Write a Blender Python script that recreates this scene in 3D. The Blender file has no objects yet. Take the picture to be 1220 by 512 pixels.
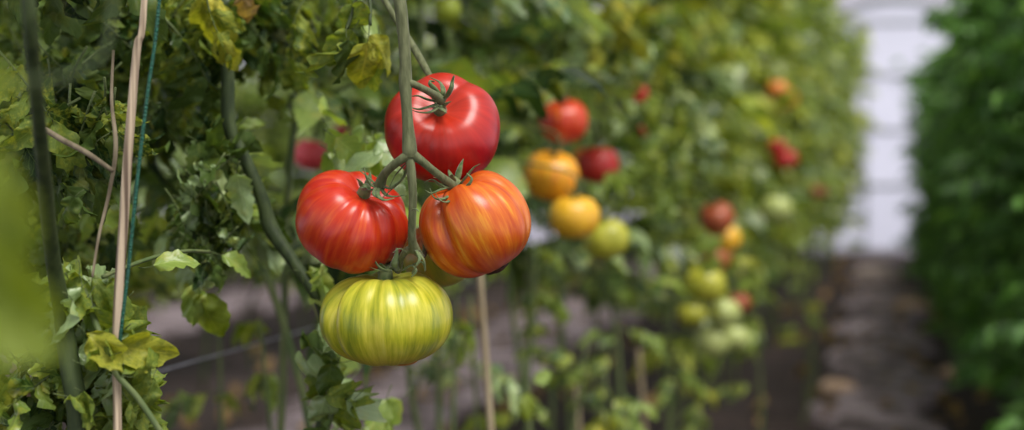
import bpy, math, random
import numpy as np
from mathutils import Vector, Matrix

sc = bpy.context.scene
COL = sc.collection
PI = math.pi
R_ = np.random.default_rng

# ------------------------------------------------------------------ camera frame
YAW = math.radians(14.56); PITCH = math.radians(1.893); FPX = 1694.0
CAM = np.array([0.0, 0.0, 0.8])
FW = np.array([-math.sin(YAW)*math.cos(PITCH), math.cos(YAW)*math.cos(PITCH), -math.sin(PITCH)])
RT = np.array([math.cos(YAW), math.sin(YAW), 0.0])
UP = np.cross(RT, FW)

def P(px, py, d):
    return CAM + FW*d + RT*((px-610)/FPX*d) + UP*((256-py)/FPX*d)

def proj(p):
    v = np.asarray(p) - CAM
    d = v @ FW
    return 610 + FPX*(v @ RT)/d, 256 - FPX*(v @ UP)/d, d

# ------------------------------------------------------------------ tagging
def tag(o, label=None, cat=None, group=None, kind=None):
    if label: o['label'] = label
    if cat: o['category'] = cat
    if group: o['group'] = group
    if kind: o['kind'] = kind
    return o

def empty(name, loc):
    o = bpy.data.objects.new(name, None); COL.objects.link(o)
    o.empty_display_size = 0.05
    o.location = Vector([float(c) for c in loc]); return o

# ------------------------------------------------------------------ mesh builder
class MB:
    def __init__(s): s.v=[]; s.f=[]; s.luv=[]; s.mi=[]; s.n=0
    def add(s, v, f, luv=None, mi=0):
        v = np.asarray(v, float); f = np.asarray(f, int)
        s.v.append(v); s.f.append(f+s.n); s.n += len(v)
        s.luv.append(np.full((len(v),3), -1.0) if luv is None else luv)
        s.mi.append(np.full(len(f), mi, int))
    def mesh(s, name, mats, smooth=True):
        me = bpy.data.meshes.new(name)
        v = np.concatenate(s.v)
        faces = []
        nv = sum(f.size for f in s.f); nf = sum(len(f) for f in s.f)
        loops = np.concatenate([f.ravel() for f in s.f])
        tot = np.concatenate([np.full(len(f), f.shape[1]) for f in s.f])
        st = np.concatenate([[0], np.cumsum(tot)[:-1]])
        me.vertices.add(len(v)); me.vertices.foreach_set('co', v.ravel())
        me.loops.add(nv); me.loops.foreach_set('vertex_index', loops.astype(np.int32))
        me.polygons.add(nf)
        me.polygons.foreach_set('loop_start', st.astype(np.int32))
        me.polygons.foreach_set('material_index', np.concatenate(s.mi).astype(np.int32))
        me.update(calc_edges=True)
        me.polygons.foreach_set('use_smooth', np.full(nf, smooth))
        a = me.attributes.new('luv', 'FLOAT_VECTOR', 'POINT')
        a.data.foreach_set('vector', np.concatenate(s.luv).ravel())
        for m in mats: me.materials.append(m)
        me.validate(); return me
    def build(s, name, mats, parent=None, smooth=True):
        if not isinstance(mats, (list, tuple)): mats = [mats]
        me = s.mesh(name, mats, smooth)
        return link(name, me, parent)

def link(name, me, parent=None, world=None):
    """geometry is in world coordinates; the origin is moved to its parent."""
    o = bpy.data.objects.new(name, me); COL.objects.link(o)
    if parent is not None:
        o.parent = parent
        o.matrix_parent_inverse = Matrix.Identity(4)
        off = Vector((0,0,0)); p = parent
        while p is not None:
            off += p.location; p = p.parent
        o.location = -off
    return o

def catmull(pts, n=6):
    p = [np.asarray(q, float) for q in pts]
    p = [2*p[0]-p[1]] + p + [2*p[-1]-p[-2]]
    out = []
    for i in range(1, len(p)-2):
        for k in range(n):
            t = k/n
            out.append(0.5*((2*p[i]) + (-p[i-1]+p[i+1])*t + (2*p[i-1]-5*p[i]+4*p[i+1]-p[i+2])*t*t
                            + (-p[i-1]+3*p[i]-3*p[i+1]+p[i+2])*t**3))
    out.append(p[-2]); return np.array(out)

def tube(pts, rad, sides=8, smooth=6, flat=1.0):
    pts = [np.asarray(q, float) for q in pts]
    rad = np.atleast_1d(np.asarray(rad, float))
    if len(rad) == 1: rad = np.full(len(pts), rad[0])
    if smooth and len(pts) > 2:
        pr = np.array([np.append(a, r) for a, r in zip(pts, rad)])
        c = catmull(pr, smooth); pts = c[:, :3]; rad = np.abs(c[:, 3])
    else: pts = np.array(pts)
    n = len(pts)
    T = np.gradient(pts, axis=0); T /= np.linalg.norm(T, axis=1)[:, None]+1e-12
    up = np.array([0,0,1.0]) if abs(T[0][2]) < .9 else np.array([0,1.0,0])
    N = np.cross(T[0], up); N /= np.linalg.norm(N)
    V = []
    a = np.linspace(0, 2*PI, sides, endpoint=False)
    for i in range(n):
        N = N - T[i]*(N@T[i]); N /= np.linalg.norm(N)+1e-12
        B = np.cross(T[i], N)
        V.append(pts[i] + rad[i]*(np.cos(a)[:,None]*N + flat*np.sin(a)[:,None]*B))
    V = np.concatenate(V + [pts[:1], pts[-1:]])
    F = []
    for i in range(n-1):
        for k in range(sides):
            k2 = (k+1) % sides
            F.append((i*sides+k, i*sides+k2, (i+1)*sides+k2, (i+1)*sides+k))
    c0 = n*sides; c1 = c0+1
    for k in range(sides):
        k2 = (k+1) % sides
        F.append((c0, k2, k, k)); F.append((c1, (n-1)*sides+k, (n-1)*sides+k2, (n-1)*sides+k2))
    Fq = np.array(F[:-2*sides]); Ft = np.array(F[-2*sides:])[:, :3]
    return V, Fq, Ft

def add_tube(mb, pts, rad, sides=8, smooth=6, mi=0, flat=1.0):
    V, q, t = tube(pts, rad, sides, smooth, flat)
    luv = np.full((len(V),3), -1.0)
    mb.add(V, q, luv, mi)
    mb.f.append(t + mb.n - len(V)); mb.mi.append(np.full(len(t), mi, int))

# ------------------------------------------------------------------ materials
def newmat(name):
    m = bpy.data.materials.new(name); m.use_nodes = True
    nt = m.node_tree
    for n in list(nt.nodes): nt.nodes.remove(n)
    return m, nt
def N(nt, t, **kw):
    n = nt.nodes.new(t)
    for k, v in kw.items():
        if k in n.inputs: n.inputs[k].default_value = v
        else: setattr(n, k, v)
    return n
def ramp(nt, fac, stops, interp='LINEAR'):
    r = nt.nodes.new('ShaderNodeValToRGB'); r.color_ramp.interpolation = interp
    el = r.color_ramp.elements
    el[0].position = stops[0][0]; el[0].color = (*stops[0][1], 1)
    el[1].position = stops[-1][0]; el[1].color = (*stops[-1][1], 1)
    for p, c in stops[1:-1]:
        e = el.new(p); e.color = (*c, 1)
    nt.links.new(fac, r.inputs[0]); return r
def mixc(nt, fac, a, b, mode='MIX'):
    m = nt.nodes.new('ShaderNodeMix'); m.data_type = 'RGBA'; m.blend_type = mode
    for s, v in ((m.inputs[0], fac), (m.inputs[6], a), (m.inputs[7], b)):
        if hasattr(v, 'is_linked') or isinstance(v, bpy.types.NodeSocket): nt.links.new(v, s)
        else: s.default_value = v if isinstance(v, (int, float)) else (*v, 1)
    return m.outputs[2]
def math_(nt, op, a, b=None, clamp=False):
    m = nt.nodes.new('ShaderNodeMath'); m.operation = op; m.use_clamp = clamp
    for s, v in ((m.inputs[0], a), (m.inputs[1], b)):
        if v is None: continue
        if isinstance(v, bpy.types.NodeSocket): nt.links.new(v, s)
        else: s.default_value = v
    return m.outputs[0]

def leaf_material(name, dark, mid, light, mott=None, mott_amt=0.3, trans=0.3, rough=0.5, mscale=60, spec=0.35):
    m, nt = newmat(name); L = nt.links
    geo = N(nt, 'ShaderNodeNewGeometry'); tc = N(nt, 'ShaderNodeTexCoord')
    at = N(nt, 'ShaderNodeAttribute', attribute_name='luv')
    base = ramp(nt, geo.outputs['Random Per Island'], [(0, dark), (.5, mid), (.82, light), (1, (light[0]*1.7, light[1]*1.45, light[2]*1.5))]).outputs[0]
    n1 = N(nt, 'ShaderNodeTexNoise', Scale=mscale, Detail=3.0, Roughness=.6)
    L.new(geo.outputs['Position'], n1.inputs['Vector'])
    if mott:
        f = ramp(nt, n1.outputs['Fac'], [(.62-.3*mott_amt, (0,0,0)), (.72-.2*mott_amt, (1,1,1))]).outputs[0]
        r2 = math_(nt, 'FRACT', math_(nt, 'MULTIPLY', geo.outputs['Random Per Island'], 17.31))
        k = math_(nt, 'MULTIPLY', f, math_(nt, 'MULTIPLY', r2, min(1.6*mott_amt+.3, 1.3)), True)
        base = mixc(nt, k, base, mott)
    # midrib and side veins
    sx = N(nt, 'ShaderNodeSeparateXYZ'); L.new(at.outputs['Vector'], sx.inputs[0])
    ay = math_(nt, 'ABSOLUTE', sx.outputs[1])
    rib = math_(nt, 'LESS_THAN', ay, .05)
    vv = math_(nt, 'SUBTRACT', math_(nt, 'MULTIPLY', sx.outputs[0], 44.0), math_(nt, 'MULTIPLY', ay, 9.0))
    side = math_(nt, 'GREATER_THAN', math_(nt, 'SINE', vv), .88)
    isleaf = math_(nt, 'GREATER_THAN', sx.outputs[0], -.5)
    vein = math_(nt, 'MULTIPLY', math_(nt, 'MAXIMUM', math_(nt, 'MULTIPLY', rib, .6), math_(nt, 'MULTIPLY', side, .35)), isleaf)
    base = mixc(nt, vein, base, (light[0]*1.4, light[1]*1.3, light[2]*1.6))
    bp = N(nt, 'ShaderNodeBump', Strength=.35, Distance=.004)
    h = math_(nt, 'SUBTRACT', n1.outputs['Fac'], math_(nt, 'MULTIPLY', vein, .6)); L.new(h, bp.inputs['Height'])
    pr = N(nt, 'ShaderNodeBsdfPrincipled', Roughness=rough)
    pr.inputs['Specular IOR Level'].default_value = spec
    L.new(base, pr.inputs['Base Color']); L.new(bp.outputs[0], pr.inputs['Normal'])
    tr = N(nt, 'ShaderNodeBsdfTranslucent')
    L.new(mixc(nt, 1.0, base, (1.5, 1.45, .5), 'MULTIPLY'), tr.inputs['Color'])
    mx = N(nt, 'ShaderNodeMixShader'); mx.inputs[0].default_value = trans
    L.new(pr.outputs[0], mx.inputs[1]); L.new(tr.outputs[0], mx.inputs[2])
    o = N(nt, 'ShaderNodeOutputMaterial'); L.new(mx.outputs[0], o.inputs[0])
    return m

def simple_material(name, c1, c2, scale=40, rough=.6, stretch=(1,1,1), spec=.4, bump=.2, sheen=0.0, detail=4.0):
    m, nt = newmat(name); L = nt.links
    tc = N(nt, 'ShaderNodeTexCoord'); mp = N(nt, 'ShaderNodeMapping'); mp.inputs['Scale'].default_value = stretch
    L.new(tc.outputs['Object'], mp.inputs[0])
    n1 = N(nt, 'ShaderNodeTexNoise', Scale=scale, Detail=detail); L.new(mp.outputs[0], n1.inputs['Vector'])
    c = ramp(nt, n1.outputs['Fac'], [(.35, c1), (.65, c2)]).outputs[0]
    pr = N(nt, 'ShaderNodeBsdfPrincipled', Roughness=rough)
    pr.inputs['Specular IOR Level'].default_value = spec
    if sheen: pr.inputs['Sheen Weight'].default_value = sheen; pr.inputs['Sheen Roughness'].default_value = .4
    L.new(c, pr.inputs['Base Color'])
    bp = N(nt, 'ShaderNodeBump', Strength=bump, Distance=.003); L.new(n1.outputs['Fac'], bp.inputs['Height'])
    L.new(bp.outputs[0], pr.inputs['Normal'])
    o = N(nt, 'ShaderNodeOutputMaterial'); L.new(pr.outputs[0], o.inputs[0])
    return m

def tomato_material(name, stops, R, fq=5.0, top=None, bottom=None, rough=.3, seed=0.0, streak2=.3, coat=.15, topw=.5):
    """skin: streaks run from the stem end to the blossom end"""
    m, nt = newmat(name); L = nt.links
    tc = N(nt, 'ShaderNodeTexCoord'); s = N(nt, 'ShaderNodeSeparateXYZ')
    at = N(nt, 'ShaderNodeAttribute', attribute_name='luv')   # (cos phi, sin phi, height -1..1)
    sv = N(nt, 'ShaderNodeSeparateXYZ'); L.new(at.outputs['Vector'], sv.inputs[0])
    def coords(f, fz, sd):
        c = N(nt, 'ShaderNodeCombineXYZ')
        L.new(math_(nt, 'MULTIPLY', sv.outputs[0], f), c.inputs[0])
        L.new(math_(nt, 'MULTIPLY', sv.outputs[1], f), c.inputs[1])
        L.new(math_(nt, 'ADD', math_(nt, 'MULTIPLY', sv.outputs[2], fz), sd), c.inputs[2])
        return c.outputs[0]
    n1 = N(nt, 'ShaderNodeTexNoise', Scale=1.0, Detail=3.0, Roughness=.55); L.new(coords(fq, .9, seed), n1.inputs['Vector'])
    n2 = N(nt, 'ShaderNodeTexNoise', Scale=1.0, Detail=4.0, Roughness=.7); L.new(coords(fq*3.2, 1.6, seed+7), n2.inputs['Vector'])
    n3 = N(nt, 'ShaderNodeTexNoise', Scale=1.0, Detail=2.0); L.new(coords(1.4, 1.3, seed+3), n3.inputs['Vector'])
    f = math_(nt, 'ADD', math_(nt, 'MULTIPLY', n1.outputs['Fac'], 1-streak2), math_(nt, 'MULTIPLY', n2.outputs['Fac'], streak2))
    f = math_(nt, 'ADD', math_(nt, 'MULTIPLY', f, .75), math_(nt, 'MULTIPLY', n3.outputs['Fac'], .25))
    c = ramp(nt, f, stops).outputs[0]
    if top:
        k = math_(nt, 'MULTIPLY', math_(nt, 'SUBTRACT', sv.outputs[2], .35, True), topw*1.6, True)
        c = mixc(nt, k, c, top)
    if bottom:
        k = math_(nt, 'MULTIPLY', math_(nt, 'SUBTRACT', math_(nt, 'MULTIPLY', sv.outputs[2], -1.0), .55, True), 1.8, True)
        c = mixc(nt, k, c, bottom)
    pr = N(nt, 'ShaderNodeBsdfPrincipled', Roughness=rough)
    L.new(c, pr.inputs['Base Color'])
    pr.inputs['Coat Weight'].default_value = coat; pr.inputs['Coat Roughness'].default_value = .28
    pr.inputs['Specular IOR Level'].default_value = .45
    bp = N(nt, 'ShaderNodeBump', Strength=.06, Distance=.002); L.new(n2.outputs['Fac'], bp.inputs['Height'])
    L.new(bp.outputs[0], pr.inputs['Normal'])
    o = N(nt, 'ShaderNodeOutputMaterial'); L.new(pr.outputs[0], o.inputs[0])
    return m

M = {}
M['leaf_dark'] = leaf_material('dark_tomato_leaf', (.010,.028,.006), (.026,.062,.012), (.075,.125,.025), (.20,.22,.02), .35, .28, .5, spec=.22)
M['leaf_mid'] = leaf_material('tomato_leaf', (.020,.055,.012), (.085,.175,.030), (.26,.37,.065), (.50,.46,.05), .4, .34, .38, spec=.7)
M['leaf_grey'] = leaf_material('dusty_tomato_leaf', (.022,.060,.020), (.10,.19,.065), (.30,.42,.17), (.48,.47,.11), .4, .3, .38, spec=.8)
M['leaf_far'] = leaf_material('sun_tinted_tomato_leaf', (.035,.085,.012), (.15,.24,.030), (.36,.45,.07), (.58,.50,.06), .45, .38, .42, spec=.6)  # far-row brightness put into a lighter, warmer leaf colour instead of stronger sun
M['leaf_mott'] = leaf_material('mottled_curled_leaf', (.035,.07,.014), (.085,.145,.025), (.17,.24,.04), (.40,.42,.05), .5, .35, .45, 200, spec=.25)
M['leaf_yellow'] = leaf_material('yellowing_leaf', (.17,.22,.02), (.26,.31,.03), (.38,.39,.045), (.07,.13,.02), .5, .4, .5, 220)
M['leaf_bright'] = leaf_material('fresh_bright_leaf', (.12,.18,.015), (.16,.23,.02), (.22,.29,.035), (.34,.38,.03), .3, .45)
M['leaf_right'] = leaf_material('lush_green_leaf', (.012,.055,.010), (.055,.175,.025), (.18,.40,.07), (.2,.36,.06), .2, .3, .4, spec=.6)
M['leaf_dry'] = leaf_material('dry_brown_leaf', (.12,.07,.03), (.25,.17,.07), (.38,.27,.11), (.2,.11,.04), .5, .3, .8)
M['stem'] = simple_material('green_truss_stem', (.080,.092,.036), (.145,.160,.072), 260, .6, (1,1,.25), .3, .5, .1)
M['vine'] = simple_material('dark_green_vine', (.022,.038,.012), (.055,.080,.024), 120, .6, (1,1,.3), .3, .4, .0)
M['vine_pale'] = simple_material('pale_green_vine', (.07,.11,.035), (.14,.17,.06), 80, .6, (1,1,.3), .3, .4, .0)
M['dry_stem'] = simple_material('dry_brown_stem', (.10,.08,.05), (.24,.20,.13), 90, .75, (1,1,.2), .2, .5)
M['cane'] = simple_material('weathered_reed', (.13,.09,.06), (.60,.48,.33), 260, .7, (1,1,.02), .3, .8, detail=1.5)
M['stake'] = simple_material('wooden_stake', (.22,.17,.10), (.40,.33,.21), 60, .8, (1,1,.08), .2, .4)
M['twine'] = simple_material('green_twine', (.003,.05,.03), (.008,.11,.065), 300, .5, (1,1,2.5), .4, .8)
M['wire'] = simple_material('galvanised_wire', (.2,.2,.24), (.32,.33,.38), 60, .4)
M['sepal'] = simple_material('green_sepal', (.07,.115,.035), (.15,.19,.075), 220, .55, (1,1,1), .3, .4, .3)
M['sepal_dry'] = simple_material('dry_sepal', (.10,.06,.03), (.24,.2,.08), 220, .7)
M['scar'] = simple_material('blossom_scar', (.012,.004,.002), (.08,.022,.01), 500, .6, (1,1,1), .3, .8)

# ------------------------------------------------------------------ leaves
def leaflet(seed, nu=12, nv=6, curl=.25, fold=.3, rip=.05, lobes=4, width=.31, lobe_amp=.35):
    g = R_(seed)
    t = np.linspace(0, 1, nu+1); s = np.linspace(-1, 1, nv+1)
    w = width*np.clip(np.sin(PI*np.clip(t, 0, 1)**.72), 0, 1)**.75
    saw = 1 - lobe_amp*np.abs(np.sin(PI*lobes*t**1.05))**1.6*np.sin(PI*t)**.5 if nu >= 8 else 1 - .25*(np.arange(nu+1) % 2)
    wl = w*saw; wl[0] = .012; wl[-1] = .004
    ph = g.uniform(0, 6.28, 6)
    T, S = np.meshgrid(t, s, indexing='ij')
    Y = S*wl[:, None]
    X = T + .10*np.abs(S)*np.sin(PI*T)
    Z = -curl*T**2 + fold*np.abs(Y) - (.5*curl)*Y**2*2
    Z = Z + rip*(np.sin(9*T+ph[0]+3*S)*np.abs(S) + .6*np.sin(17*T+ph[1]+4*S)*np.abs(S)**.7 + .5*np.sin(6*T+ph[2])*S)
    if nu > 14: Z = Z + .022*np.sin(24*T+ph[3]+5*S)*np.sin(11*S+ph[4]) + .012*np.sin(41*T+ph[5])*np.abs(S)
    Y = Y*(1 - .25*curl*T)
    ang = g.normal(0, .35)*T
    Y2 = Y*np.cos(ang) - Z*np.sin(ang)*.5; Z2 = Z*np.cos(ang) + Y*np.sin(ang)
    V = np.stack([X, Y2, Z2], -1).reshape(-1, 3)
    luv = np.stack([T, S, np.zeros_like(T)], -1).reshape(-1, 3)
    m = nv+1
    F = [(i*m+j, i*m+j+1, (i+1)*m+j+1, (i+1)*m+j) for i in range(nu) for j in range(nv)]
    return V, np.array(F), luv

def rotm(axis, a): return np.array(Matrix.Rotation(a, 3, Vector(axis)))

def compound(seed, hi=True, pairs=3, curl=.35, rip=.05, droop=.55, small=True, single=False, fold=.3, width=.31, res=(13,6), lobe_amp=.35):
    """tomato leaf of unit length, growing along +X, upper side +Z"""
    g = R_(seed); mb = MB(); cents = []
    nu, nv = res if hi else (5, 2)
    n = 7
    ts = np.linspace(0, 1, n)
    side = g.normal(0, .07)
    end = .28 if single else .72
    rach = np.stack([ts*end*(1-.12*droop*ts), side*ts**2, .10*ts*end - droop*.42*(ts**2)*end], -1)
    add_tube(mb, rach, np.linspace(.011, .005, n)*(1 if hi else 1.2), 5 if hi else 3, 0, mi=1)
    def put(pos, dirv, size, k):
        V, F, luv = leaflet(seed*37+k, nu, nv, curl*g.uniform(.5, 1.5), fold*g.uniform(.3, 1.3), rip*g.uniform(.6, 1.4), int(g.integers(3, 6)), width*g.uniform(.85, 1.15), lobe_amp)
        d = dirv/np.linalg.norm(dirv); u = np.array([0, 0, 1.0]) + g.normal(0, .3, 3)
        yv = np.cross(u, d); yv /= np.linalg.norm(yv); zv = np.cross(d, yv)
        A = np.stack([d, yv, zv], 1)
        mb.add((V*size) @ A.T + pos, F, luv, 0)
        cents.append(pos + d*size*.5 + zv*(-.1*size))
    def at(t):
        i = t*(n-1); k = min(int(i), n-2); f = i-k
        return rach[k]*(1-f)+rach[k+1]*f, rach[k+1]-rach[k]
    p, d = at(1.0)
    put(p, d/np.linalg.norm(d)+np.array([0,0,-.25*droop]), .42 if not single else .78, 0)
    if not single:
        k = 1
        for t in np.linspace(.36, .86, pairs):
            for sg in (-1, 1):
                tt = min(t+g.uniform(-.04, .04), 1); p, d = at(tt); d = d/np.linalg.norm(d)
                dd = d*g.uniform(.3, .6) + np.array([0, sg, 0])*g.uniform(.7, 1) + np.array([0,0,-.55*droop*g.uniform(.4,1.4)])
                put(p, dd, g.uniform(.26, .38)*(1 if t > .4 else .8), k); k += 1
        if small and hi:
            for t in (.28, .5, .7):
                for sg in (-1, 1):
                    if g.random() < .6:
                        p, d = at(t); put(p, np.array([.4, sg, -.3]), g.uniform(.08, .13), k); k += 1
    V = np.concatenate(mb.v)
    return mb, np.array(cents)

def xform(mb, A, b, out, mi_map=None):
    for v, luv in zip(mb.v, mb.luv): pass
    V = np.concatenate(mb.v) @ A.T + b
    luv = np.concatenate(mb.luv)
    n0 = out.n
    out.v.append(V); out.luv.append(luv); out.n += len(V)
    for f, mi in zip(mb.f, mb.mi):
        out.f.append(f+n0); out.mi.append(mi)

POOL = {
 'hi': [compound(100+i, True, 3, curl=.6, rip=.11, droop=.55+.12*(i % 4)) for i in range(9)],
 'mott': [compound(200+i, True, 3, curl=.9, rip=.12, droop=.9, fold=-.5, width=.34) for i in range(6)],
 'one': [compound(300+i, True, single=True, curl=.45, rip=.05, droop=.4, width=.36) for i in range(6)],
 'onem': [compound(320+i, True, single=True, curl=.9, rip=.17, droop=.5, fold=-.55, width=.44, res=(18,10), lobe_amp=.13) for i in range(6)],
 'lo': [compound(400+i, False, 3, curl=.5, rip=.07, droop=.5+.12*(i % 4)) for i in range(14)],
 'fine': [compound(500+i, False, 4, curl=.5, rip=.08, droop=.4+.15*(i % 4), width=.27) for i in range(14)],
}
MESHC = {}
def leaf_mesh(kind, i, mat, smat):
    k = (kind, i, mat, smat)
    if k not in MESHC: MESHC[k] = POOL[kind][i][0].mesh('leaf', [M[mat], M[smat]])
    return MESHC[k]

def frame(d, up):
    d = d/np.linalg.norm(d); y = np.cross(up, d)
    if np.linalg.norm(y) < 1e-3: y = np.cross(np.array([1.0,0.1,0]), d)
    y /= np.linalg.norm(y); z = np.cross(d, y)
    return np.stack([d, y, z], 1)

def leaf_object(parent, kind, i, mat, smat, base, A, size, label=None, name='leaf'):
    o = bpy.data.objects.new(name, leaf_mesh(kind, i, mat, smat)); COL.objects.link(o)
    mw = Matrix([[*(A[r]*size), base[r]] for r in range(3)] + [[0,0,0,1]])
    off = Vector((0,0,0)); p = parent
    while p is not None: off += p.location; p = p.parent
    o.parent = parent
    o.matrix_local = Matrix.Translation(-off) @ mw
    if label: o['label'] = label
    return o

# ------------------------------------------------------------------ tomatoes in the background: (px, py, r px, depth, kind, axis, label, cat)
BG = [
 (370,184,21,2.15,'pink', 'small pinkish red tomato hanging left of the big truss, above its left tomato'),
 (407,157,10,2.6,'darkred', 'tiny dark red tomato in the leaves just right of the small pinkish red one'),
 (533,11,17,2.0,'lime', 'small lime green tomato at the top edge above the big red tomato'),
 (672,144,28,2.15,'redorange', 'round red tomato highest of the blurred bunch right of the big truss'),
 (657,209,33,2.1,'yellow', 'golden yellow tomato with orange blush below the round red one'),
 (684,258,30,2.05,'yellow2', 'plain yellow tomato lowest of the two yellow ones'),
 (722,284,27,2.2,'limeyellow', 'yellowish green tomato hanging low right of the plain yellow tomato'),
 (712,196,25,2.38,'red', 'red tomato half hidden by leaves right of the golden yellow one'),
 (694,187,12,2.42,'orange', 'orange tomato peeping out behind the golden yellow one'),
 (757,112,15,2.7,'red', 'small red tomato peeping through leaves above the blurred bunch'),
 (765,154,10,2.75,'red', 'tiny red tomato low behind the leaves right of the blurred bunch'),
 (854,259,21,2.95,'brown', 'brownish red tomato topmost of the far mixed cluster'),
 (866,284,17,3.0,'yellow2', 'small yellow tomato right under the brownish red one'),
 (853,305,19,3.1,'brownorange', 'brownish orange tomato half hidden in the middle of the far cluster'),
 (841,339,25,2.85,'limeyellow', 'biggest yellow green tomato of the far mixed cluster'),
 (862,371,21,2.9,'palegreen', 'pale green tomato under the biggest one of the far cluster'),
 (824,374,17,3.0,'limeyellow', 'dull green tomato at the lower left of the far cluster'),
 (880,360,14,3.05,'brown', 'small reddish brown tomato at the right of the far cluster'),
 (849,405,21,2.92,'palegreen', 'pale green tomato lowest left of the far cluster'),
 (875,402,18,2.98,'palegreen', 'pale green tomato lowest right of the far cluster'),
 (925,249,19,3.6,'palegreen', 'single pale green tomato hanging right of the far cluster'),
 (926,175,11,4.4,'red', 'upper one of two small red tomatoes far down the row'),
 (936,190,14,4.4,'red', 'lower one of two small red tomatoes far down the row'),
 (926,107,13,4.0,'orange', 'left orange tomato high up far down the row'),
 (936,118,14,4.1,'yellow', 'yellow orange tomato just below the high orange one'),
 (975,229,9,5.2,'brown', 'tiny brownish red tomato farthest down the row'),
]
HERO = [  # px, py, depth, radius px (for keeping leaves clear)
 (528,150,1.115,72),(420,262,1.08,70),(566,267,1.08,70),(461,376,1.08,80),(528,298,1.165,50)]
KEEP = [(a, b, r*(.45 if b in (112,154,196,187,305,360) else .9), d) for a, b, r, d, *_ in BG]
KEEP += [(px, py, r+4, d) for px, py, d, r in HERO]
KEEP += [(485, y, 34, 1.12) for y in range(-20, 240, 25)]
KEEP += [(a, b, 11, 1.22) for a, b in ((263,30),(267,55),(270,75),(272,95),(273,115),(273,135),(276,152),(302,212),(310,232),(317,252),(323,270),(332,288),(345,304),(358,322),(368,340))]
KEEP += [(x, y, 7, .97) for x, y in ((167,20),(165,50),(160,90),(157,130),(154,170),(151,200),(149,240),(147,280),(144,320),(142,350),(150,370),(190,10),(184,50),(178,100),(171,160),(165,200),(158,260),(152,320),(147,370))]
KA = np.array(KEEP)
HC = np.array([P(a, b, d) for a, b, d, r in HERO])
def clear(pts, rad):
    """True where a leaf neither hides a fruit nor runs into the big fruits"""
    v = pts - CAM; d = v @ FW
    if np.any(d < .25): return False
    px = 610 + FPX*(v @ RT)/d; py = 256 - FPX*(v @ UP)/d; rp = rad*FPX/d
    for k in range(len(pts)):
        q = (np.hypot(KA[:,0]-px[k], KA[:,1]-py[k]) < KA[:,2] + rp[k]*.55) & (d[k] < KA[:,3]+.05)
        if q.any(): return False
        if (np.linalg.norm(HC - pts[k], axis=1) < .05 + rad).any(): return False
    return True

# regions that stay bare when seen down the row (ground shows there): px0, px1, py0, py1, max depth
BARE = []
def bare(pts):
    v = pts - CAM; d = v @ FW; px = 610 + FPX*(v @ RT)/d; py = 256 - FPX*(v @ UP)/d
    for a, b, c, e, dm in BARE:
        if np.any((px > a) & (px < b) & (py > c) & (py < e) & (d < dm)): return True
    return False
BARE += [(600, 652, 185, 330, 1.9), (640, 760, 170, 320, 1.95), (165, 385, 345, 512, 3.4), (385, 520, 440, 512, 3), (535, 780, 375, 512, 4.2), (560, 600, 335, 380, 2.2), (660, 700, 320, 380, 2.6), (780, 815, 350, 512, 3.6)]

# ------------------------------------------------------------------ plants
def spread(g, base, top, n, zlo, zhi, size, dens_pow=1.0, kind='lo', elev=(.0,.7), jit=.03, xr=(1,1)):
    out = []
    for _ in range(n):
        z = zlo + (zhi-zlo)*g.random()**dens_pow
        f = (z-base[2])/(top[2]-base[2]); c = base*(1-f)+top*f
        az = g.uniform(0, 2*PI); el = g.uniform(*elev)
        d = np.array([math.cos(az)*math.cos(el)*xr[0], math.sin(az)*math.cos(el)*xr[1], math.sin(el)])
        s = size*g.uniform(.7, 1.2)
        b = c + g.normal(0, jit, 3)
        A = frame(d, np.array([0,0,1.0]) + g.normal(0, .2, 3))
        i = int(g.integers(len(POOL[kind])))
        cents = POOL[kind][i][1]*s @ A.T + b
        if not clear(cents, .16*s) or bare(cents): continue
        if np.any(cents[:,2] < .03): continue
        out.append((i, b, A, s))
    return out

def plant(x, y, h, nleaf, zlo, size, mat, label, group, seed, individual=False, kind='lo', cat='tomato plant',
          name='tomato_plant', mats=None, jit=.03, stem_r=.007, lean=.06, smat='vine', elev=(0,.7), dens_pow=1.0, xr=(1,1), extra_stems=1):
    g = R_(seed)
    root = empty(name, (x, y, 0)); tag(root, label, cat, group)
    base = np.array([x, y, 0.0]); top = base + np.array([g.normal(0, lean), g.normal(0, lean), h])
    mb = MB()
    for k in range(extra_stems):
        pts = [base + (top-base)*f + (g.normal(0, .022, 3)*np.array([1,1,0]) if 0 < f < 1 else 0) for f in np.linspace(0, 1, 9)]
        if k: pts = [p + np.array([.05*k*math.sin(k*2+i*.5), .06*math.cos(k+i*.4), 0]) for i, p in enumerate(pts)]
        pts[0][2] = -.02
        add_tube(mb, pts, [stem_r*(1.2-.7*f) for f in np.linspace(0, 1, 9)], 8, 4)
    mb.build('main_stem', M[smat], root)
    lv = spread(g, base, top, nleaf, zlo, h, size, kind=kind, elev=elev, dens_pow=dens_pow, xr=xr, jit=jit)
    if individual:
        lv.sort(key=lambda q: (q[1]-CAM) @ FW / q[3])
        for j, (i, b, A, s) in enumerate(lv[:98]):
            mt = mats[j % len(mats)] if mats else mat
            leaf_object(root, kind, i, mt, 'vine_pale', b, A, s)
        out = MB()
        for i, b, A, s in lv[98:]: xform(POOL[kind][i][0], A*s, b, out)
        if len(lv) > 98: tag(out.build('foliage', [M[mat], M['vine_pale']], root), kind='stuff')
    else:
        out = MB()
        for i, b, A, s in lv: xform(POOL[kind][i][0], A*s, b, out)
        if lv: out.build('foliage', [M[mat], M['vine_pale']], root)
    return root

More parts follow.
